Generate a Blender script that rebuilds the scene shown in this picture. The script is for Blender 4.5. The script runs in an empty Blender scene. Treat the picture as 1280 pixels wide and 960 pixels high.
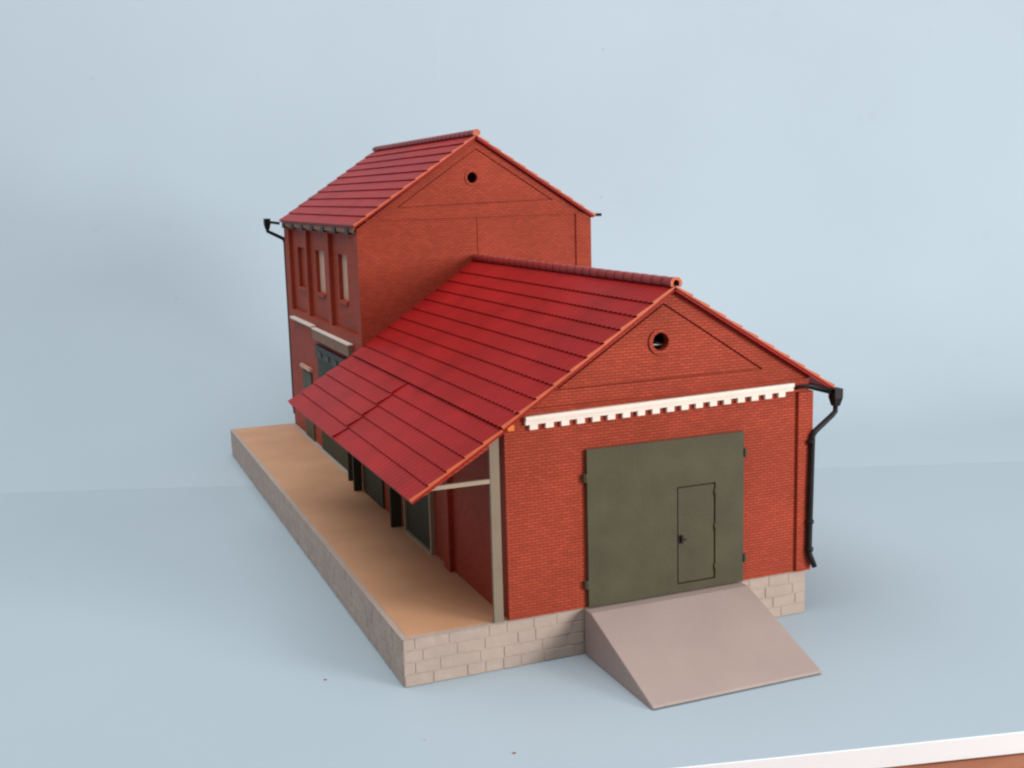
import bpy, bmesh, math, random
from mathutils import Vector, Matrix
random.seed(4)
S = 0.001                                   # everything below is written in millimetres
SC = bpy.context.scene
COL = SC.collection

# ------------------------------------------------------------------ camera
YAW, PITCH, ROLL = 0.3774, -0.1667, -0.0271
CPOS = Vector((-86.4944, -223.5581, 93.0678))
cam = bpy.data.cameras.new('camera'); camo = bpy.data.objects.new('camera', cam); COL.objects.link(camo)
fw = Vector((math.sin(YAW)*math.cos(PITCH), math.cos(YAW)*math.cos(PITCH), math.sin(PITCH)))
rt = Vector((math.cos(YAW), -math.sin(YAW), 0)); up = rt.cross(fw)
r2 = rt*math.cos(ROLL)+up*math.sin(ROLL); u2 = up*math.cos(ROLL)-rt*math.sin(ROLL)
m = Matrix.Identity(4)
for i in range(3):
    m[i][0], m[i][1], m[i][2], m[i][3] = r2[i], u2[i], -fw[i], CPOS[i]*S
camo.matrix_world = m
cam.sensor_width = 36.0; cam.lens = 36.0*1433.94/1280.0
cam.clip_start = 0.005; cam.clip_end = 20
SC.camera = camo
SC.render.resolution_x, SC.render.resolution_y = 1024, 768
SC.cycles.filter_width = 2.3

# ------------------------------------------------------------------ world, lamps, exposure
w = bpy.data.worlds.new('World'); SC.world = w; w.use_nodes = True
bgn = w.node_tree.nodes['Background']
bgn.inputs[0].default_value = (0.95, 0.975, 1.0, 1); bgn.inputs[1].default_value = 0.19
SC.view_settings.view_transform = 'Standard'; SC.view_settings.look = 'None'
SC.view_settings.exposure = 0.05; SC.view_settings.gamma = 1.0

def area(name, pos, target, sx, sy, power, col):
    l = bpy.data.lights.new(name, 'AREA'); l.shape = 'RECTANGLE'; l.size = sx; l.size_y = sy
    l.energy = power; l.color = col
    o = bpy.data.objects.new(name, l); COL.objects.link(o)
    o.location = pos; o.rotation_euler = (Vector(target)-Vector(pos)).to_track_quat('-Z', 'Y').to_euler()
    return o
area('window_light', (0.62, -0.80, 0.24), (0.02, 0.12, 0.08), 0.40, 0.34, 10.0, (1.0, 0.985, 0.97))
area('ceiling_light', (-0.16, 0.02, 0.82), (-0.03, 0.16, 0.0), 1.3, 0.9, 9.2, (0.97, 0.985, 1.0))

# ------------------------------------------------------------------ materials
def mat(name, base, rough=0.5, var=0.06, scale=60, bump=0.0, bscale=900, spec=0.4, coat=0):
    M = bpy.data.materials.new(name); M.use_nodes = True
    nt = M.node_tree; N = nt.nodes; L = nt.links; P = N['Principled BSDF']
    P.inputs['Roughness'].default_value = rough; P.inputs['Specular IOR Level'].default_value = spec
    tc = N.new('ShaderNodeTexCoord')
    n = N.new('ShaderNodeTexNoise'); n.inputs['Scale'].default_value = scale; n.inputs['Detail'].default_value = 6
    L.new(tc.outputs['Object'], n.inputs['Vector'])
    r = N.new('ShaderNodeValToRGB')
    r.color_ramp.elements[0].position = .3; r.color_ramp.elements[1].position = .72
    r.color_ramp.elements[0].color = (*[c*(1-var) for c in base], 1)
    r.color_ramp.elements[1].color = (*[min(1, c*(1+var)) for c in base], 1)
    L.new(n.outputs['Fac'], r.inputs['Fac']); L.new(r.outputs['Color'], P.inputs['Base Color'])
    if bump:
        n2 = N.new('ShaderNodeTexNoise'); n2.inputs['Scale'].default_value = bscale; n2.inputs['Detail'].default_value = 4
        L.new(tc.outputs['Object'], n2.inputs['Vector'])
        b = N.new('ShaderNodeBump'); b.inputs['Strength'].default_value = bump; b.inputs['Distance'].default_value = 0.0003
        L.new(n2.outputs['Fac'], b.inputs['Height']); L.new(b.outputs['Normal'], P.inputs['Normal'])
    return M

def brick_mat(name, base, mortar, bw, bh, ms, rough, bstr, dist, var=.1, edge_vec=None, spec=.12):
    M = bpy.data.materials.new(name); M.use_nodes = True
    nt = M.node_tree; N = nt.nodes; L = nt.links; P = N['Principled BSDF']
    P.inputs['Roughness'].default_value = rough; P.inputs['Specular IOR Level'].default_value = spec
    tc = N.new('ShaderNodeTexCoord'); g = N.new('ShaderNodeNewGeometry')
    sp = N.new('ShaderNodeSeparateXYZ'); L.new(tc.outputs['Object'], sp.inputs[0])
    sn = N.new('ShaderNodeSeparateXYZ'); L.new(g.outputs['True Normal'], sn.inputs[0])
    ab = N.new('ShaderNodeMath'); ab.operation = 'ABSOLUTE'; L.new(sn.outputs['X'], ab.inputs[0])
    gt = N.new('ShaderNodeMath'); gt.operation = 'GREATER_THAN'; gt.inputs[1].default_value = .7; L.new(ab.outputs[0], gt.inputs[0])
    mx = N.new('ShaderNodeMix'); mx.data_type = 'FLOAT'
    L.new(gt.outputs[0], mx.inputs[0]); L.new(sp.outputs['X'], mx.inputs[2]); L.new(sp.outputs['Y'], mx.inputs[3])
    cb = N.new('ShaderNodeCombineXYZ'); L.new(mx.outputs[0], cb.inputs['X']); L.new(sp.outputs['Z'], cb.inputs['Y'])
    bt = N.new('ShaderNodeTexBrick'); L.new(cb.outputs[0], bt.inputs['Vector'])
    bt.inputs['Scale'].default_value = 1000.0
    bt.inputs['Brick Width'].default_value = bw; bt.inputs['Row Height'].default_value = bh
    bt.inputs['Mortar Size'].default_value = ms; bt.inputs['Mortar Smooth'].default_value = .4
    bt.inputs['Color1'].default_value = (*[c*(1-var) for c in base], 1)
    bt.inputs['Color2'].default_value = (*[c*(1+var) for c in base], 1)
    bt.inputs['Mortar'].default_value = (*mortar, 1)
    n = N.new('ShaderNodeTexNoise'); n.inputs['Scale'].default_value = 45; n.inputs['Detail'].default_value = 5
    L.new(tc.outputs['Object'], n.inputs['Vector'])
    hs = N.new('ShaderNodeMapRange'); hs.inputs[1].default_value = .3; hs.inputs[2].default_value = .7
    hs.inputs[3].default_value = .86; hs.inputs[4].default_value = 1.10; L.new(n.outputs['Fac'], hs.inputs[0])
    mm = N.new('ShaderNodeVectorMath'); mm.operation = 'SCALE'
    L.new(bt.outputs['Color'], mm.inputs[0]); L.new(hs.outputs[0], mm.inputs['Scale'])
    L.new(mm.outputs[0], P.inputs['Base Color'])
    n2 = N.new('ShaderNodeTexNoise'); n2.inputs['Scale'].default_value = 1500; L.new(tc.outputs['Object'], n2.inputs['Vector'])
    ad = N.new('ShaderNodeMath'); ad.operation = 'MULTIPLY_ADD'; ad.inputs[1].default_value = .35
    L.new(n2.outputs['Fac'], ad.inputs[0])
    iv = N.new('ShaderNodeMath'); iv.operation = 'SUBTRACT'; iv.inputs[0].default_value = 1; L.new(bt.outputs['Fac'], iv.inputs[1])
    L.new(iv.outputs[0], ad.inputs[2])
    b = N.new('ShaderNodeBump'); b.inputs['Strength'].default_value = bstr; b.inputs['Distance'].default_value = dist
    L.new(ad.outputs[0], b.inputs['Height']); L.new(b.outputs['Normal'], P.inputs['Normal'])
    return M

M_BRICK = brick_mat('red_brick_plastic', (.385, .060, .030), (.26, .038, .019), 1.9, .68, .10, .55, .8, .0002, var=.12)
M_STONE = brick_mat('grey_stone_plastic', (.40, .335, .285), (.23, .185, .15), 7.6, 2.72, .16, .6, .9, .0005, var=.06)
M_ROOF = mat('dark_red_roof_plastic', (.32, .012, .012), .45, .16, 70, .15, 1200, spec=.12)
M_RIDGE = mat('ridge_tile_plastic', (.26, .024, .024), .42, .12, 90)
M_EDGE = mat('orange_red_edge_plastic', (.52, .105, .03), .5, .2, 220)
M_ORANGE = mat('bare_orange_plastic', (.75, .20, .02), .5, .1, 300)
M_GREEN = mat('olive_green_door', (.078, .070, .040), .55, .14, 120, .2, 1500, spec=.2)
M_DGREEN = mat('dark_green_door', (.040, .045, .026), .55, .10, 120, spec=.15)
M_BLACK = mat('black_gutter_plastic', (.014, .012, .012), .45, .2, 300, spec=.2)
M_CREAM = mat('cream_trim', (.80, .73, .64), .5, .05, 200)
M_PANE = mat('cream_window_board', (.60, .36, .26), .5, .1, 150)
M_BEIGE = mat('beige_timber_plastic', (.36, .29, .21), .55, .08, 120)
M_POST = mat('grey_beige_post', (.22, .17, .115), .55, .08, 120)
M_BROWNTRIM = mat('brown_sign_board', (.23, .125, .075), .65, .1, 120)
M_DECK = mat('tan_platform_deck', (.53, .28, .15), .6, .09, 55, .35, 700)
M_RAMP = mat('mauve_grey_ramp', (.345, .265, .235), .55, .05, 80, .25, 900)
M_GLASS = mat('dark_glass', (.02, .025, .02), .1, .1, 50, spec=.6)
M_WHITE = mat('white_board_edge', (.84, .90, .93), .6, .02, 60)
M_FLAKE = mat('red_flake', (.32, .03, .03), .5)
M_TANFLAKE = mat('tan_flake', (.62, .5, .36), .6)

def card_mat(name, base):
    M = mat(name, base, .62, .025, 9, .10, 420, spec=.25)
    nt = M.node_tree; N = nt.nodes; L = nt.links; P = N['Principled BSDF']
    src = P.inputs['Base Color'].links[0].from_socket
    tc = [n for n in N if n.type == 'TEX_COORD'][0]
    # faint scuffs: stretched noise
    mp = N.new('ShaderNodeMapping'); mp.inputs['Scale'].default_value = (22, 60, 40); mp.inputs['Rotation'].default_value = (0, 0, .35)
    L.new(tc.outputs['Object'], mp.inputs['Vector'])
    n = N.new('ShaderNodeTexNoise'); n.inputs['Scale'].default_value = 1.0; n.inputs['Detail'].default_value = 9; n.inputs['Roughness'].default_value = .6
    L.new(mp.outputs[0], n.inputs['Vector'])
    r = N.new('ShaderNodeValToRGB'); r.color_ramp.elements[0].position = .66; r.color_ramp.elements[1].position = .78
    r.color_ramp.elements[0].color = (0, 0, 0, 1); r.color_ramp.elements[1].color = (.35, .35, .35, 1)
    L.new(n.outputs['Fac'], r.inputs['Fac'])
    mx = N.new('ShaderNodeMix'); mx.data_type = 'RGBA'
    L.new(r.outputs['Color'], mx.inputs[0]); L.new(src, mx.inputs[6]); mx.inputs[7].default_value = (base[0]*.82, base[1]*.78, base[2]*.76, 1)
    # fine specks
    v = N.new('ShaderNodeTexVoronoi'); v.inputs['Scale'].default_value = 34; L.new(tc.outputs['Object'], v.inputs['Vector'])
    r3 = N.new('ShaderNodeValToRGB'); r3.color_ramp.elements[0].position = .022; r3.color_ramp.elements[1].position = .036
    r3.color_ramp.elements[0].color = (.35, .35, .35, 1); r3.color_ramp.elements[1].color = (0, 0, 0, 1)
    L.new(v.outputs['Distance'], r3.inputs['Fac'])
    mx2 = N.new('ShaderNodeMix'); mx2.data_type = 'RGBA'
    L.new(r3.outputs['Color'], mx2.inputs[0]); L.new(mx.outputs[2], mx2.inputs[6]); mx2.inputs[7].default_value = (.30, .33, .36, 1)
    L.new(mx2.outputs[2], P.inputs['Base Color'])
    return M
M_CARD = card_mat('pale_blue_board', (.384, .462, .514))
M_BACK = card_mat('pale_blue_backdrop_card', (.412, .492, .545))

def wood_mat():
    M = mat('brown_wood', (.40, .15, .07), .45, .15, 12)
    nt = M.node_tree; N = nt.nodes; L = nt.links; P = N['Principled BSDF']
    tc = [n for n in N if n.type == 'TEX_COORD'][0]
    mp = N.new('ShaderNodeMapping'); mp.inputs['Scale'].default_value = (25, 190, 60); mp.inputs['Rotation'].default_value = (0, 0, .9)
    n = N.new('ShaderNodeTexNoise'); n.inputs['Detail'].default_value = 8; n.inputs['Distortion'].default_value = .6
    L.new(tc.outputs['Object'], mp.inputs[0]); L.new(mp.outputs[0], n.inputs['Vector']); n.inputs['Scale'].default_value = 1
    r = N.new('ShaderNodeValToRGB'); r.color_ramp.elements[0].color = (.20, .05, .018, 1); r.color_ramp.elements[1].color = (.38, .13, .05, 1)
    r.color_ramp.elements[0].position = .3; r.color_ramp.elements[1].position = .7
    L.new(n.outputs['Fac'], r.inputs[0]); L.new(r.outputs[0], P.inputs['Base Color'])
    return M
M_WOOD = wood_mat()

# ------------------------------------------------------------------ mesh helpers (mm)
class MB:
    def __init__(s): s.bm = bmesh.new()
    def face(s, pts):
        return s.bm.faces.new([s.bm.verts.new(Vector(p)*S) for p in pts])
    def box(s, a, b):
        x0, y0, z0 = a; x1, y1, z1 = b
        return s.hexa([(x0,y0,z0),(x1,y0,z0),(x1,y1,z0),(x0,y1,z0)], [(x0,y0,z1),(x1,y0,z1),(x1,y1,z1),(x0,y1,z1)])
    def hexa(s, lo, hi):
        lv = [s.bm.verts.new(Vector(p)*S) for p in lo]; hv = [s.bm.verts.new(Vector(p)*S) for p in hi]
        n = len(lv); s.bm.faces.new(lv[::-1]); s.bm.faces.new(hv)
        for i in range(n): s.bm.faces.new([lv[i], lv[(i+1)%n], hv[(i+1)%n], hv[i]])
        return s
    def prism(s, poly, axis, d0, d1):          # poly in the two other axes
        def P(p, d):
            return {'x': (d, p[0], p[1]), 'y': (p[0], d, p[1]), 'z': (p[0], p[1], d)}[axis]
        return s.hexa([P(p, d0) for p in poly], [P(p, d1) for p in poly])
    def tube(s, pts, r, n=10, caps=True):
        pts = [Vector(p) for p in pts]; rs = r if isinstance(r, (list, tuple)) else [r]*len(pts)
        rings = []
        for i, p in enumerate(pts):
            if i == 0: t = pts[1]-p
            elif i == len(pts)-1: t = p-pts[i-1]
            else: t = (pts[i+1]-p).normalized()+(p-pts[i-1]).normalized()
            t.normalize(); a = t.orthogonal().normalized() if abs(t.y) > .99 else t.cross(Vector((0,1,0))).normalized()
            b = t.cross(a)
            rings.append([s.bm.verts.new((p+(a*math.cos(2*math.pi*k/n)+b*math.sin(2*math.pi*k/n))*rs[i])*S) for k in range(n)])
        for i in range(len(rings)-1):
            for k in range(n):
                f = s.bm.faces.new([rings[i][k], rings[i][(k+1)%n], rings[i+1][(k+1)%n], rings[i+1][k]]); f.smooth = True
        if caps: s.bm.faces.new(rings[0][::-1]); s.bm.faces.new(rings[-1])
        return s
    def holed(s, outer, holes, P):             # planar region with holes; P maps (u, v) to 3-D
        loops = []; edges = []
        for lp in [outer]+holes:
            vs = [s.bm.verts.new(Vector(P(*p))*S) for p in lp]
            for i in range(len(vs)): edges.append(s.bm.edges.new((vs[i], vs[(i+1)%len(vs)])))
            loops.append(vs)
        bmesh.ops.triangle_fill(s.bm, use_beauty=True, use_dissolve=False, edges=edges)
        return s
    def rim(s, loop, P, Q):                    # wall between the same outline in two planes
        for i in range(len(loop)):
            a, b = loop[i], loop[(i+1)%len(loop)]
            s.face([P(*a), P(*b), Q(*b), Q(*a)])
        return s
    def slab(s, us, vs, solid, axis, d0, d1):  # grid slab with openings: only outer faces are made
        def P(u, v, d): return (d, u, v) if axis == 'x' else (u, d, v)
        nu, nv = len(us)-1, len(vs)-1
        ok = lambda i, j: 0 <= i < nu and 0 <= j < nv and solid((us[i]+us[i+1])/2, (vs[j]+vs[j+1])/2)
        for i in range(nu):
            for j in range(nv):
                if not ok(i, j): continue
                a, b, c, e = us[i], us[i+1], vs[j], vs[j+1]
                for d in (d0, d1): s.face([P(a,c,d), P(b,c,d), P(b,e,d), P(a,e,d)])
                if not ok(i-1, j): s.face([P(a,c,d0), P(a,e,d0), P(a,e,d1), P(a,c,d1)])
                if not ok(i+1, j): s.face([P(b,c,d0), P(b,e,d0), P(b,e,d1), P(b,c,d1)])
                if not ok(i, j-1): s.face([P(a,c,d0), P(b,c,d0), P(b,c,d1), P(a,c,d1)])
                if not ok(i, j+1): s.face([P(a,e,d0), P(b,e,d0), P(b,e,d1), P(a,e,d1)])
        return s
    def build(s, name, material, parent=None, bevel=0, smooth=False):
        bmesh.ops.remove_doubles(s.bm, verts=s.bm.verts, dist=1e-7)
        bmesh.ops.recalc_face_normals(s.bm, faces=s.bm.faces)
        me = bpy.data.meshes.new(name); s.bm.to_mesh(me); s.bm.free(); me.materials.append(material)
        if smooth:
            for p in me.polygons: p.use_smooth = True
        o = bpy.data.objects.new(name, me); COL.objects.link(o)
        if parent: o.parent = parent
        if bevel:
            b = o.modifiers.new('bevel', 'BEVEL'); b.width = bevel*S; b.segments = 2; b.limit_method = 'ANGLE'; b.angle_limit = .6
        return o
def thing(name, label, cat, loc=(0,0,0)):
    o = bpy.data.objects.new(name, None); COL.objects.link(o); o.location = Vector(loc)*S
    o['label'] = label; o['category'] = cat; o.empty_display_size = .02
    return o
def circ(cx, cz, r, n=28): return [(cx+r*math.cos(2*math.pi*k/n), cz+r*math.sin(2*math.pi*k/n)) for k in range(n)]

# ------------------------------------------------------------------ setting: blue board, backdrop, wooden table
ZT = -11.0
e0 = Vector((10.1, -53.5, 0)); eu = Vector((67.6, -15.6, 0)).normalized(); ev = Vector((-eu.y, eu.x, 0))
def along(s_, t_, z): q = e0+eu*s_+ev*t_; return (q.x, q.y, z)
b = MB(); b.hexa([along(-420,0,-15.2), along(620,0,-15.2), along(620,420,-15.2), along(-420,420,-15.2)],
                 [along(-420,0,ZT), along(620,0,ZT), along(620,420,ZT), along(-420,420,ZT)])
top = b.build('tabletop', M_CARD); top['kind'] = 'structure'
b = MB(); b.hexa([along(-420,-.35,-15.25), along(620,-.35,-15.25), along(620,-.002,-15.25), along(-420,-.002,-15.25)],
                 [along(-420,-.35,ZT+.02), along(620,-.35,ZT+.02), along(620,-.002,ZT+.02), along(-420,-.002,ZT+.02)])
b.build('edge_strip', M_WHITE, top, bevel=.08)
b = MB(); b.face([(-1200,-900,-15.45),(1200,-900,-15.45),(1200,1400,-15.45),(-1200,1400,-15.45)])
o = b.build('table', M_WOOD); o['kind'] = 'structure'

# backdrop: one blue card lying on the board behind the crease and curling up behind the model
c0 = Vector((-111.2, 224.8, 0)); cu = Vector((353.1, -133.1, 0)).normalized(); cv = Vector((-cu.y, cu.x, 0))
prof = [(0, ZT+.02), (.25, ZT+.08)]
FL, R = 66.0, 150.0
TILT = 68
for k in range(1, 9): prof.append((FL*k/8, ZT+.09))
for k in range(1, 25):
    a = math.radians(TILT)*k/24; prof.append((FL+R*math.sin(a), ZT+.09+R*(1-math.cos(a))))
t = math.radians(TILT); lx, lz = prof[-1]
for k in range(1, 9): prof.append((lx+30*k*math.cos(t), lz+30*k*math.sin(t)))
ss = [-520, -300, -120, 0, 80, 120, 156.0, 156.3, 260, 400, 620, 900]
b = MB(); rows = []
for s_ in ss:
    row = []
    for (t_, z_) in prof:
        k = max(0, (t_-FL)/R)
        off = -min(k, 1.6)*0.03*max(0, s_-156.3)*-1 if s_ > 156.3 else min(k, 1.6)*.07*max(0, 156.0-s_)
        q = c0+cu*s_+cv*(t_+off*.8); row.append(b.bm.verts.new(Vector((q.x, q.y, z_))*S))
    rows.append(row)
for i in range(len(rows)-1):
    for j in range(len(prof)-1):
        f = b.bm.faces.new([rows[i][j], rows[i+1][j], rows[i+1][j+1], rows[i][j+1]]); f.smooth = j > 1
o = b.build('backdrop', M_BACK); o['kind'] = 'structure'

# ------------------------------------------------------------------ the model building
W, L_, D = 78.0, 127.14, 119.1
YB = L_+D
H, HR, XA, HA = 44.31, 45.58, 40.87, 71.45
TX0, TX1, THL, THR, THA = 2.08, 81.8, 83.5, 84.9, 110.9
TXA = (TX0+TX1)/2
root = thing('warehouse_model', 'red brick goods warehouse model with dark red tiled roofs and taller rear block', 'model building', (0,0,ZT))
INV = Matrix.Translation((0, 0, -ZT*S))
def part(mb, name, material, parent=None, bevel=0, smooth=False):
    o = mb.build(name, material, parent or root, bevel, smooth)
    if parent is None: o.location = (0, 0, -ZT*S)
    return o

# --- plinth with stone courses and the tan deck let into its top
def stone_face(b, P, u0, u1, z0, z1, rnd, proud=.18):
    """irregular ashlar blocks standing proud of the plinth face"""
    nr = 4; hh = (z1-z0)/nr
    for r in range(nr):
        u = u0+1.2-(r % 2)*.0
        za, zb = z0+r*hh+.09, z0+(r+1)*hh-.09
        u = u0+(2.6 if r % 2 else .15)
        first = True
        while u < u1-.3:
            wd = rnd.choice((4.2, 5.6, 6.4, 7.8, 9.2)); ue = min(u+wd, u1-(.15 if r % 2 else 2.4))
            if u1-ue < 3.0: ue = u1-.15
            pr = proud*rnd.uniform(.6, 1.25); ch = .22
            b.hexa([P(u+.06, za, -.1), P(ue-.06, za, -.1), P(ue-.06, zb, -.1), P(u+.06, zb, -.1)],
                   [P(u+.06+ch, za+ch*.6, pr), P(ue-.06-ch, za+ch*.6, pr), P(ue-.06-ch, zb-ch*.6, pr), P(u+.06+ch, zb-ch*.6, pr)])
            u = ue
        if r % 2: b.hexa([P(u0+.1, za, -.1), P(u0+2.5, za, -.1), P(u0+2.5, zb, -.1), P(u0+.1, zb, -.1)],
                         [P(u0+.3, za+.1, proud), P(u0+2.3, za+.1, proud), P(u0+2.3, zb-.1, proud), P(u0+.3, zb-.1, proud)])
rnd = random.Random(7)
PX0 = -24.6
b = MB()
b.box((PX0+.3, .3, ZT+.05), (W+.0, YB+.6, -.02))
stone_face(b, lambda u, z, d: (u, .3-d, z), PX0+.1, W+.2, ZT+.05, -.15, rnd)
stone_face(b, lambda u, z, d: (PX0+.3-d, YB+.6-u, z), .1, YB+.4, ZT+.05, -.15, rnd)
stone_face(b, lambda u, z, d: (W+d, u, z), .3, YB+.4, ZT+.05, -.15, rnd)
M_STONEP = mat('grey_stone_plinth', (.42, .325, .27), .6, .07, 130, .6, 500)
pl = part(b, 'plinth', M_STONEP)
b = MB(); b.box((PX0+.05, 0.05, -.13), (0.02, YB+.8, 0.0)); part(b, 'coping', M_STONEP, pl, .06)
b = MB(); b.box((PX0+1.5, 1.2, -.1), (-.02, YB-.1, .07)); part(b, 'deck', M_DECK, pl)

# --- hall walls
GA = 1.15                                     # roof thickness allowance under the tile line
def zl(x): return H+(HA-H)*x/XA-GA
def zr(x): return 45.1+(HA-45.1)*(84.0-x)/(84.0-XA)-GA
F = lambda u, v: (u, 0.0, v)
def gable(b, F, y, outer, tri, cx, cz, r, dep, inn, gw=.42):
    G = lambda u, v: (F(u, v)[0], y+dep, v); Gi = lambda u, v: (u, y+inn, v)
    hole = circ(cx, cz, r)
    b.holed(outer, [tri], F); b.rim(tri, F, G)           # engraved groove round a flush panel
    c = (sum(p[0] for p in tri)/3, sum(p[1] for p in tri)/3); inn3 = []
    for i in range(3):
        p, q, e = tri[i], tri[i-1], tri[(i+1)%3]
        d1 = Vector((q[0]-p[0], q[1]-p[1])).normalized(); d2 = Vector((e[0]-p[0], e[1]-p[1])).normalized()
        k = gw/abs(d1.x*d2.y-d1.y*d2.x); inn3.append((p[0]+(d1.x+d2.x)*k, p[1]+(d1.y+d2.y)*k))
    b.holed(tri, [inn3], G); b.rim(inn3, F, G)
    b.holed(inn3, [hole], F); b.rim(hole, F, Gi)
b = MB()
outer = [(0,0.03),(W,0.03),(W,zr(W)),(XA,zr(XA)),(0,zl(0))]
tri = [(11.6,50.2),(65.2,50.6),(38.8,67.7)]
gable(b, F, 0, outer, tri, 37.9, 59.1, 2.05, .6, 2.0)
for x, z in ((0, zl(0)), (W, zr(W))):
    b.face([(x,0,0.03),(x,L_,0.03),(x,L_,z),(x,0,z)])
b.face([(0,L_,0.03),(W,L_,0.03),(W,L_,zr(W)),(XA,L_,zr(XA)),(0,L_,zl(0))])
hw = part(b, 'hall_wall', M_BRICK)
b = MB()                                      # corner pilaster and string course at the right, groove beside it
b.box((74.6, -.75, 0.1), (W+.75, 3.4, 44.4)); part(b, 'pilaster', M_BRICK, hw, .08)
b = MB()
ring_o, ring_i = circ(37.9, 59.1, 2.95), circ(37.9, 59.1, 2.03)
A1 = lambda u, v: (u, -.4, v); A0 = lambda u, v: (u, .02, v)
b.holed(ring_o, [ring_i], A1); b.rim(ring_o, A1, A0); b.rim(ring_i, A1, lambda u, v: (u, 1.4, v))
part(b, 'round_window', M_BRICK, hw)
b = MB()                                      # pale bar standing in for the glint of light inside the round opening
b.tube([(36.0, 1.9, 58.3), (39.8, 1.9, 58.0)], .14, 6); part(b, 'glint_bar', M_CREAM, hw)
# white dentil cornice
b = MB(); z0a, z0b = 44.35, 45.75
def cz_(x): return z0a+(z0b-z0a)*(x-4.6)/(72.6-4.6)
for (ya, da, db) in ((-1.35, .15, 1.0), (-1.0, -.85, .15)):
    b.hexa([(4.6,ya,cz_(4.6)+da),(73.0,ya,cz_(73)+da),(73.0,-.01,cz_(73)+da),(4.6,-.01,cz_(4.6)+da)],
           [(4.6,ya,cz_(4.6)+db),(73.0,ya,cz_(73)+db),(73.0,-.01,cz_(73)+db),(4.6,-.01,cz_(4.6)+db)])
x = 5.6
while x < 72:
    zz = cz_(x)
    b.hexa([(x,-.95,zz-2.0),(x+1.9,-.95,zz-1.97),(x+1.9,-.01,zz-1.97),(x,-.01,zz-2.0)], [(x,-.95,zz-.8),(x+1.9,-.95,zz-.77),(x+1.9,-.01,zz-.77),(x,-.01,zz-.8)])
    x += 3.72
part(b, 'dentil_cornice', M_CREAM, hw, .05)
b = MB(); b.hexa([(2.2,-.8,46.5),(77.5,-.8,47.2),(77.5,.01,47.2),(2.2,.01,46.5)], [(2.6,-.8,46.75),(77.5,-.8,47.45),(77.5,.01,47.45),(2.6,.01,46.75)])
part(b, 'string_course', M_BRICK, hw)
b = MB(); b.box((.25,-1.3,42.6),(1.95,-.1,44.0)); part(b, 'sprue_stub', M_ORANGE, hw, .25)

# --- large green freight door on the front
dx0, dx1, dz1 = 18.9, 59.4, 36.55
b = MB()
wx0, wx1, wz0, wz1 = 41.6, 51.7, 2.15, 25.35
b.slab([dx0, wx0, wx1, dx1], [.25, wz0, wz1, dz1], lambda u, v: not (wx0 < u < wx1 and wz0 < v < wz1), 'y', -1.0, -.01)
fd = part(b, 'freight_door', M_GREEN, None, .06)
b = MB(); b.box((wx0+.3, -.85, wz0+.3), (wx1-.3, -.1, wz1-.3)); part(b, 'wicket_door', M_GREEN, fd, .06)
b = MB(); b.box((wx0+.02, -.3, wz0+.02), (wx1-.02, -.02, wz1-.02)); part(b, 'gap_shade', M_BLACK, fd)  # black sheet behind the wicket, paints the shade in the gap around it
b = MB(); b.box((wx0+.75, -1.5, 12.0), (wx0+1.3, -.84, 13.9)); b.box((wx0+.75, -1.75, 12.7), (wx0+2.0, -1.35, 13.15)); part(b, 'handle', M_BLACK, fd, .05)
for z in (23.0, 14.8, 5.0):
    b = MB(); b.tube([(wx1-.12, -1.05, z-.75), (wx1-.12, -1.05, z+.75)], .26, 8); b.box((wx1-.2,-1.12,z-.5),(wx1+.8,-.98,z+.5)); part(b, 'hinge', M_GREEN, fd)
for x, sg, zs in ((dx0, -1, (30.2, 5.6)), (dx1, 1, (31.5, 6.0))):
    for z in zs:
        b = MB(); b.box((min(x, x+sg*.8), -1.15, z-.9), (max(x, x+sg*.8), -.02, z+.9))
        b.tube([(x+sg*.25, -1.1, z-1.0), (x+sg*.25, -1.1, z+1.0)], .32, 8); part(b, 'hinge', M_GREEN, fd, .05)

# --- roofs: stepped, corrugated tile sheets
def tile_sheet(b, A, B, y0, y1, brk, pitch=2.35, amp=.06, step=.40, thick=.9, flip=1, seed=0):
    """A = upper (x,z), B = lower (x,z); brk = fractions where rows end; verge faces are closed"""
    A, B = Vector((A[0], 0, A[1])), Vector((B[0], 0, B[1])); d = B-A
    n = Vector((-d.z, 0, d.x)).normalized()
    if n.z < 0: n = -n
    ny = max(2, int((y1-y0)/pitch)*4)
    rg = random.Random(seed)
    fr = [0]+list(brk); prev = None; bm = b.bm; lastrow = None
    for r in range(len(fr)-1):
        for (t, off, low) in ((fr[r], 0.0, 0), (fr[r+1], step, 1)):
            row = []
            for j in range(ny+1):
                ph = j % 4; y = y0+(y1-y0)*j/ny
                wv = (0, .55, 1, .55)[ph]*amp
                tt = t + (0 if not low else (-.0, .006, .011, .006)[ph]*.8)
                sag = 0
                p = A+d*tt+n*(off+wv+sag)
                row.append(bm.verts.new(Vector((p.x, y, p.z))*S))
            if lastrow is not None:
                for j in range(ny): bm.faces.new([lastrow[j], lastrow[j+1], row[j+1], row[j]])
            else: firstrow = row
            lastrow = row
    # underside
    pA, pB = A-n*thick, B-n*thick
    ua = [bm.verts.new(Vector((pA.x, y, pA.z))*S) for y in (y0, y1)]
    ub = [bm.verts.new(Vector((pB.x, y, pB.z))*S) for y in (y0, y1)]
    bm.faces.new([ua[0], ub[0], ub[1], ua[1]])
    bm.faces.new(lastrow+[ub[1], ub[0]])
    bm.faces.new(firstrow+[ua[1], ua[0]])
    # verge ends follow the steps
    for y, k in ((y0, 0), (y1, 1)):
        for r in range(len(fr)-1):
            q = [A+d*fr[r], A+d*fr[r+1]+n*step, A+d*fr[r+1]-n*thick, A+d*fr[r]-n*thick]
            bm.faces.new([bm.verts.new(Vector((p.x, y, p.z))*S) for p in q])
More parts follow.
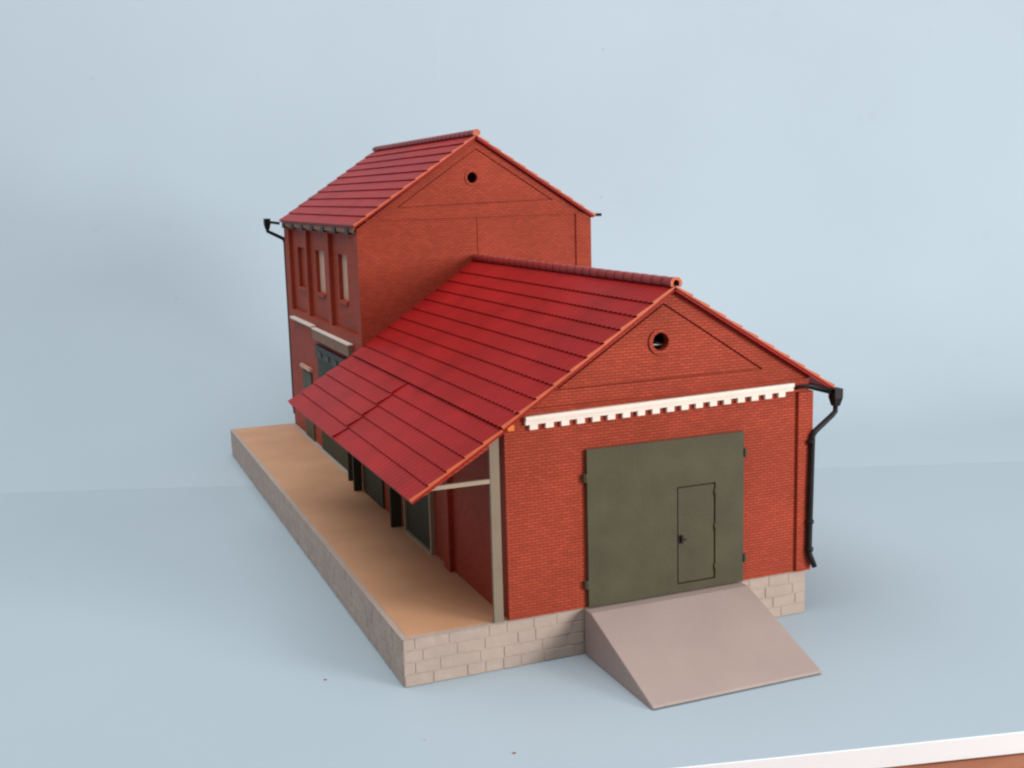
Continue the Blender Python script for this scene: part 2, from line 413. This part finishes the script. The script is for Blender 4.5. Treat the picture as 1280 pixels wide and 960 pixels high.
def verge(A, B, y, brk, th=.28, step=.40):
    """orange-red verge edge: thin plate following the stepped end of the tile sheet"""
    A, B = Vector((A[0], 0, A[1])), Vector((B[0], 0, B[1])); d = B-A; n = Vector((-d.z, 0, d.x)).normalized()
    if n.z < 0: n = -n
    b = MB(); fr = [0]+list(brk)
    for r in range(len(fr)-1):
        q = [A+d*fr[r]+n*.05, A+d*fr[r+1]+n*(step+.05), A+d*fr[r+1]-n*th, A+d*fr[r]-n*th]
        b.hexa([(p.x, y-.32, p.z) for p in q], [(p.x, y-.003, p.z) for p in q])
    return b
def ridge(xa, za, y0, y1, r0, pitch, name, parent):
    b = MB(); bm = b.bm; n = 12; k = int(round((y1-y0)/pitch)); p = (y1-y0)/k; last = None
    def ring(y, r, dz=0):
        return [bm.verts.new(Vector((xa+r*1.05*math.cos(a), y, za+dz+r*math.sin(a)))*S) for a in [math.radians(-38+256*i/n) for i in range(n+1)]]
    for i in range(k):
        y = y0+i*p
        for (yy, rr) in ((y, r0*1.10), (y+p*.3, r0*1.08), (y+p*.8, r0*.99), (y+p*.999, r0*.97)):
            rg = ring(yy, rr)
            if last: 
                for j in range(n): bm.faces.new([last[j], last[j+1], rg[j+1], rg[j]])
            last = rg
    inner = ring(y0, r0*.66); outer = ring(y0-.02, r0*1.10); deep = ring(y0+4, r0*.6)
    for j in range(n):
        bm.faces.new([outer[j], outer[j+1], inner[j+1], inner[j]]); bm.faces.new([inner[j], inner[j+1], deep[j+1], deep[j]])
    b.bm.faces.new(last)
    return part(b, name, M_RIDGE, parent)
def ring_end(xa, za, y, r0, parent, solid=False):
    b = MB(); P = lambda u, v: (u, y-.12, v)
    oc = [(xa+r0*1.12*1.05*math.cos(a), za+r0*1.12*math.sin(a)) for a in [math.radians(-38+256*i/16) for i in range(17)]]
    ic = [(xa+r0*.62*math.cos(a), za+r0*.62*math.sin(a)) for a in [math.radians(-38+256*i/16) for i in range(17)]]
    b.prism(oc+ic[::-1], 'y', y-.16, y-.05) if not solid else b.prism(oc, 'y', y-.16, y-.05)
    return part(b, 'ridge_end', M_EDGE, parent)

OV = 1.5
rowsx = [35.4, 31.4, 27.4, 23.3, 19.2, 15.1, 11.1, 7.1, 3.05, -1.0]
sl = (HA-H)/XA
Apx = (XA, HA); Ble = (-1.0, H-sl*1.0)
brk = [(XA-x)/(XA+1.0) for x in rowsx]
b = MB(); tile_sheet(b, Apx, Ble, -OV, L_-.02, brk)
Bri = (84.0, 45.1); brk2 = [(i+1)/10 for i in range(10)]
tile_sheet(b, (XA, HA), Bri, -OV, L_-.02, brk2, seed=3)
hr = part(b, 'hall_roof', M_ROOF)
part(verge(Apx, Ble, -OV, brk), 'verge_edge', M_EDGE, hr)
part(verge(Apx, Bri, -OV, brk2), 'verge_edge', M_EDGE, hr)
ridge(XA, HA+.6, -OV-.5, L_-.1, 1.2, 4.6, 'ridge_cap', hr)
ring_end(XA, HA+.6, -OV-.5, 1.25, hr)

# --- canopy over the loading deck
Cu, Cl = (-1.0, H-sl*1.0-.4), (-21.9, 30.3)
cb = [.205, .405, .602, .80, 1.0]
b = MB(); tile_sheet(b, Cu, Cl, -OV, 66.9, cb, seed=5); tile_sheet(b, Cu, Cl, 67.5, L_+1.2, cb, seed=6)
ca = part(b, 'canopy_roof', M_ROOF)
part(verge(Cu, Cl, -OV, cb), 'verge_edge', M_EDGE, ca)
b = MB()                                      # joint strip between the two canopy sheets
dC = Vector((Cl[0]-Cu[0], 0, Cl[1]-Cu[1])); nC = Vector((-dC.z, 0, dC.x)).normalized(); nC = nC if nC.z > 0 else -nC
for r in range(5):
    f0, f1 = ([0]+cb)[r], cb[r]
    p0 = Vector((Cu[0],0,Cu[1]))+dC*f0; p1 = Vector((Cu[0],0,Cu[1]))+dC*f1
    q = [p0+nC*.3, p1+nC*.95, p1-nC*.5, p0-nC*.5]
    b.hexa([(p.x, 66.85, p.z) for p in q], [(p.x, 67.55, p.z) for p in q])
part(b, 'joint_strip', M_ROOF, ca)
for i, y in enumerate((.3, 44.0, 96.0)):      # bracket frames: post or strut, tie beam, rafter
    b = MB(); x1 = -3.5 if i == 0 else -.05
    if i == 0: b.box((-3.5, y-.4, .05), (-1.35, y+.5, 41.4))
    else: b.tube([(-.3, y+.2, 20.5), (-12.5, y+.2, 31.7)], .75, 8)
    fr = part(b, 'canopy_bracket', M_POST if i == 0 else M_BLACK)
    b = MB(); b.box((-17.4, y-.3, 31.5), (x1+.02, y+.5, 32.4)); part(b, 'tie_beam', M_BEIGE, fr)
    b = MB(); zz = lambda x: Cu[1]+(x-Cu[0])*(Cl[1]-Cu[1])/(Cl[0]-Cu[0])-1.3
    b.prism([(-18.6, zz(-18.6)-.6), (x1, zz(x1)-1.2), (x1, zz(x1)), (-18.6, zz(-18.6))], 'y', y-.4, y+.6); part(b, 'rafter', M_BRICK, fr)
b = MB(); b.box((-20.7, L_+.2, 28.2), (-19.3, L_+1.6, 29.6)); part(b, 'canopy_stub', M_BLACK, ca)

# --- loading side of the hall: pilasters, doors with leaves standing ajar
for y in (36.5,):
    b = MB(); b.box((-1.3, y, .1), (-.01, y+4.5, 40)); part(b, 'pilaster', M_BRICK, hw)
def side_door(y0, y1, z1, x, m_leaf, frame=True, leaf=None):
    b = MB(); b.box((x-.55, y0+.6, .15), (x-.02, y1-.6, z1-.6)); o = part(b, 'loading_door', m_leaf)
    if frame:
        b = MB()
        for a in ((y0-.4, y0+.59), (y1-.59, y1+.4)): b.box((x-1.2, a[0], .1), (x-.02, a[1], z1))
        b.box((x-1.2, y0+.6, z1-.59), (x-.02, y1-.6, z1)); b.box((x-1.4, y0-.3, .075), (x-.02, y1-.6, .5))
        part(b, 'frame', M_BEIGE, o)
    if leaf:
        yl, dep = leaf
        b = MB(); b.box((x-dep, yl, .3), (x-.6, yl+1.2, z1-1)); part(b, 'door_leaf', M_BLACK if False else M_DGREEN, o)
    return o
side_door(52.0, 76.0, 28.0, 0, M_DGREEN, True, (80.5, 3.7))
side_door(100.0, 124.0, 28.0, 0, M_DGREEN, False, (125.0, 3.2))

# --- tower (rear block)
b = MB()
def tl(x): return THL+.25+(THA-THL-.25)*(x-TX0)/(TXA-TX0)-GA
def tr(x): return THR+.25+(THA-THR-.25)*(TX1-x)/(TX1-TXA)-GA
FT = lambda u, v: (u, L_, v)
outer = [(TX0,0.05),(TX1,0.05),(TX1,tr(TX1)),(TXA,tr(TXA)),(TX0,tl(TX0))]
ttri = [(14.6,88.6),(68.8,89.8),(42.2,106.9)]
gable(b, FT, L_, outer, ttri, 40.7, 97.6, 1.75, .5, 2.0)
b.face([(TX1,L_,.05),(TX1,YB,.05),(TX1,YB,tr(TX1)),(TX1,L_,tr(TX1))])
b.face([(u,YB,v) for u, v in outer])
PAN, PIL, PANE = TX0+1.5, TX0, TX0+3.9        # panel face, pilaster face, window board plane
wins = [(212.0, 228.0), (181.6, 195.6), (148.0, 160.0)]
WZ0, WZ1 = 58.3, 73.7
# panel layer with window openings (upper storey)
pil = [(L_+.03, L_+4.5), (168.0, 171.6), (204.4, 208.0), (237.5, YB)]
us = sorted({L_+.03, YB}|{v for q in wins for v in q}); vs = [48.6, WZ0, WZ1, tl(TX0)]
b.slab(us, vs, lambda u, v: not (WZ0 < v < WZ1 and any(a < u < c for a, c in wins)), 'x', PAN, PANE-.02)
b.face([(PANE,L_+.03,.05),(PANE,YB,.05),(PANE,YB,tl(TX0)),(PANE,L_+.03,tl(TX0))])
us = sorted({L_+.03, YB}|{v for q in pil for v in q}); vs = [.05, 48.6, 80.6, tl(TX0)]
def sol(u, v):
    if v < 48.6 or v > 80.6: return True
    return any(a < u < c for a, c in pil)
b.slab(us, vs, sol, 'x', PIL, PAN-.004)
tw = part(b, 'tower_wall', M_BRICK)
for i, (a, c) in enumerate(wins):
    b = MB(); b.box((PANE-1.1, a+.02, WZ0+.02), (PANE-.05, c-.02, WZ1-.02)); wn = part(b, 'window', M_PANE if i else M_BRICK, tw)
    b = MB(); b.box((PAN-.6, a+.6, WZ0-1.3), (PAN+.3, c-.2, WZ0-.05)); part(b, 'window_sill', M_BRICK, tw, .08)
b = MB(); P0 = lambda u, v: (u, L_-.001, v)
b.box((TX1-5.0, L_-.55, 45.0), (TX1+.5, L_-.001, 85.0)); part(b, 'pilaster', M_BRICK, tw, .05)
b = MB(); b.box((TX0+.4, L_-.3, 85.15), (TX1-.2, L_-.001, 85.5)); b.box((41.9, L_-.28, 70.5), (42.35, L_-.001, 85.1)); part(b, 'string_course', M_BRICK, tw)
b = MB(); ro, ri = circ(40.7, 97.6, 2.5), circ(40.7, 97.6, 1.73)
A1 = lambda u, v: (u, L_-.3, v); A0 = lambda u, v: (u, L_+.02, v)
b.holed(ro, [ri], A1); b.rim(ro, A1, A0); b.rim(ri, A1, lambda u, v: (u, L_+1.4, v)); part(b, 'round_window', M_BRICK, tw)
# cream ledge and deeper board over the tower door
b = MB(); b.box((PIL-1.9, 195.0, 45.3), (PIL-.01, 234.5, 46.1)); part(b, 'ledge', M_CREAM, tw, .1)
b = MB(); b.box((PIL-1.7, 139.0, 41.3), (PIL-.01, 194.2, 45.0)); sb = part(b, 'sign_board', M_BROWNTRIM, tw, .08)
b = MB(); b.box((PIL-1.9, 139.0, 45.01), (PIL-.01, 194.2, 45.4)); part(b, 'sign_board_capping', M_CREAM, tw)
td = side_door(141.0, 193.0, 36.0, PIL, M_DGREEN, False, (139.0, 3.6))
b = MB(); b.box((PIL-1.2, 142.0, 34.6), (PIL-.56, 192.5, 39.4)); part(b, 'door_lintel', M_BLACK, td)
b = MB()
for k in range(4): b.box((PIL-1.5, 146+k*12.0, 35.4), (PIL-1.21, 152+k*12.0, 37.4))
part(b, 'transom_pane', M_GREEN, td)
sd = side_door(205.5, 222.0, 26.8, PIL, M_GREEN, False)
b = MB(); b.box((PIL-1.3, 205.0, 27.3), (PIL-.02, 222.5, 28.5)); part(b, 'door_lintel', M_PANE, sd)
# tower roof
tsl = (THA-THL)/(TXA-TX0)
tA = (TXA, THA); tBl = (TX0-1.3, 83.75); tBr = (TX1+1.6, THR-.55)
tb = [(i+1)/10 for i in range(10)]
b = MB(); tile_sheet(b, tA, tBl, L_-OV, YB+1.5, tb, seed=8); tile_sheet(b, tA, tBr, L_-OV, YB+1.5, tb, seed=9)
trf = part(b, 'tower_roof', M_ROOF)
part(verge(tA, tBl, L_-OV, tb), 'verge_edge', M_EDGE, trf); part(verge(tA, tBr, L_-OV, tb), 'verge_edge', M_EDGE, trf)
ridge(TXA, THA+.6, L_-OV-.5, YB+1.6, 1.05, 4.6, 'ridge_cap', trf)
ring_end(TXA, THA+.6, L_-OV-.5, 1.1, trf, True)
b = MB(); b.box((TX0-.9, L_+1.0, 81.5), (TX0-.02, YB-1.0, 82.9)); part(b, 'soffit_strip', M_BROWNTRIM, trf)
for k in range(7):
    b = MB(); y = L_+6+k*17.6; b.box((TX0-1.3, y, 80.9), (TX0-.03, y+4.5, 82.6)); part(b, 'gutter_hook', M_BLACK, trf, .1)

# --- gutters and downpipes
def hopper(b, x, y, z):
    b.hexa([(x-.75,y-.8,z-3.6),(x+.75,y-.8,z-3.6),(x+.75,y+.8,z-3.6),(x-.75,y+.8,z-3.6)], [(x-1.2,y-1.3,z-1.6),(x+1.2,y-1.3,z-1.6),(x+1.2,y+1.3,z-1.6),(x-1.2,y+1.3,z-1.6)])
    b.box((x-1.2,y-1.3,z-1.6),(x+1.2,y+1.3,z+.7))
b = MB(); b.tube([(83.9, -1.2, 44.0), (83.9, L_-1, 44.0)], .95, 10); gt = part(b, 'gutter', M_BLACK)
b = MB(); hopper(b, 85.0, -1.0, 43.8); part(b, 'hopper', M_BLACK, gt, .12)
b = MB(); b.tube([(73.3, -1.1, 45.7), (77.2, -1.35, 45.85), (84.6, -1.2, 44.2)], .45, 8); part(b, 'gutter_bracket', M_BLACK, gt)
b = MB(); b.tube([(85.0,-1.0,40.4),(85.0,-1.0,38.9),(84.2,-1.0,38.1),(79.1,-1.15,34.6),(78.3,-1.2,33.6),(77.95,-1.3,20),(77.75,-1.3,5.2),(77.9,-1.5,4.2),(79.0,-2.0,1.2)], [.62,.62,.65,.7,.75,.78,.75,.7,.65], 12); part(b, 'downpipe', M_BLACK, gt)
for z in (12.5, 5.6, 32.2):
    b = MB(); b.tube([(77.9,-1.3,z-.4),(77.9,-1.3,z+.4)], .98, 12); part(b, 'pipe_collar', M_BLACK, gt)
b = MB(); b.tube([(tBl[0]-.3, L_-.5, tBl[1]-1.3), (tBl[0]-.3, YB+1.5, tBl[1]-1.3)], .7, 10) ; 
gt2 = part(MB().tube([(TX0-1.6, YB-.5, 82.6), (-4.2, YB+.6, 83.4)], .55, 8), 'gutter', M_BLACK); b.bm.free()
b = MB(); hopper(b, -4.4, YB+.6, 84.0); part(b, 'hopper', M_BLACK, gt2, .12)
b = MB(); b.tube([(-4.4,YB+.6,80.6),(-4.3,YB+.6,79.6),(1.8,YB+.4,76.4),(2.5,YB+1.0,75.0),(2.5,YB+1.0,4)], .75, 10); part(b, 'downpipe', M_BLACK, gt2)
part(MB().tube([(TX1-.2, L_+.4, 84.5), (86.6, L_+.4, 84.4)], .5, 8), 'gutter', M_BLACK)

# ------------------------------------------------------------------ loading ramp
b = MB(); rx0, rx1 = 18.05, 59.2
b.prism([(-.25, ZT+.04), (-31.2, ZT+.04), (-31.9, ZT+.5), (-31.5, ZT+.95), (-3.55, -.05), (-.25, -.05)], 'x', rx0, rx1)
rp = b.build('loading_ramp', M_RAMP, None, .25)
rp['label'] = 'plain mauve grey wedge ramp leading up to the green freight door'; rp['category'] = 'ramp'

# ------------------------------------------------------------------ crumbs lying on the blue board
def flake(x, y, r, material, label, seed):
    rg = random.Random(seed); b = MB()
    pts = [(x+r*rg.uniform(.5, 1.2)*math.cos(a), y+r*.7*rg.uniform(.5, 1.2)*math.sin(a)) for a in [k*2*math.pi/7 for k in range(7)]]
    b.prism(pts, 'z', ZT+.03, ZT+.2); o = b.build('paint_flake', material)
    o['label'] = label; o['category'] = 'flake'; o['group'] = 'flakes lying on the blue board'
flake(-38.9, 11.6, .42, M_FLAKE, 'tiny dark red flake left of the platform corner on blue board', 1)
flake(-13.9, -36.4, .34, M_FLAKE, 'tiny red flake near the white front edge of the blue board', 2)
flake(-27.4, -24.2, .34, M_TANFLAKE, 'tiny tan crumb on blue board in front of the platform corner', 3)
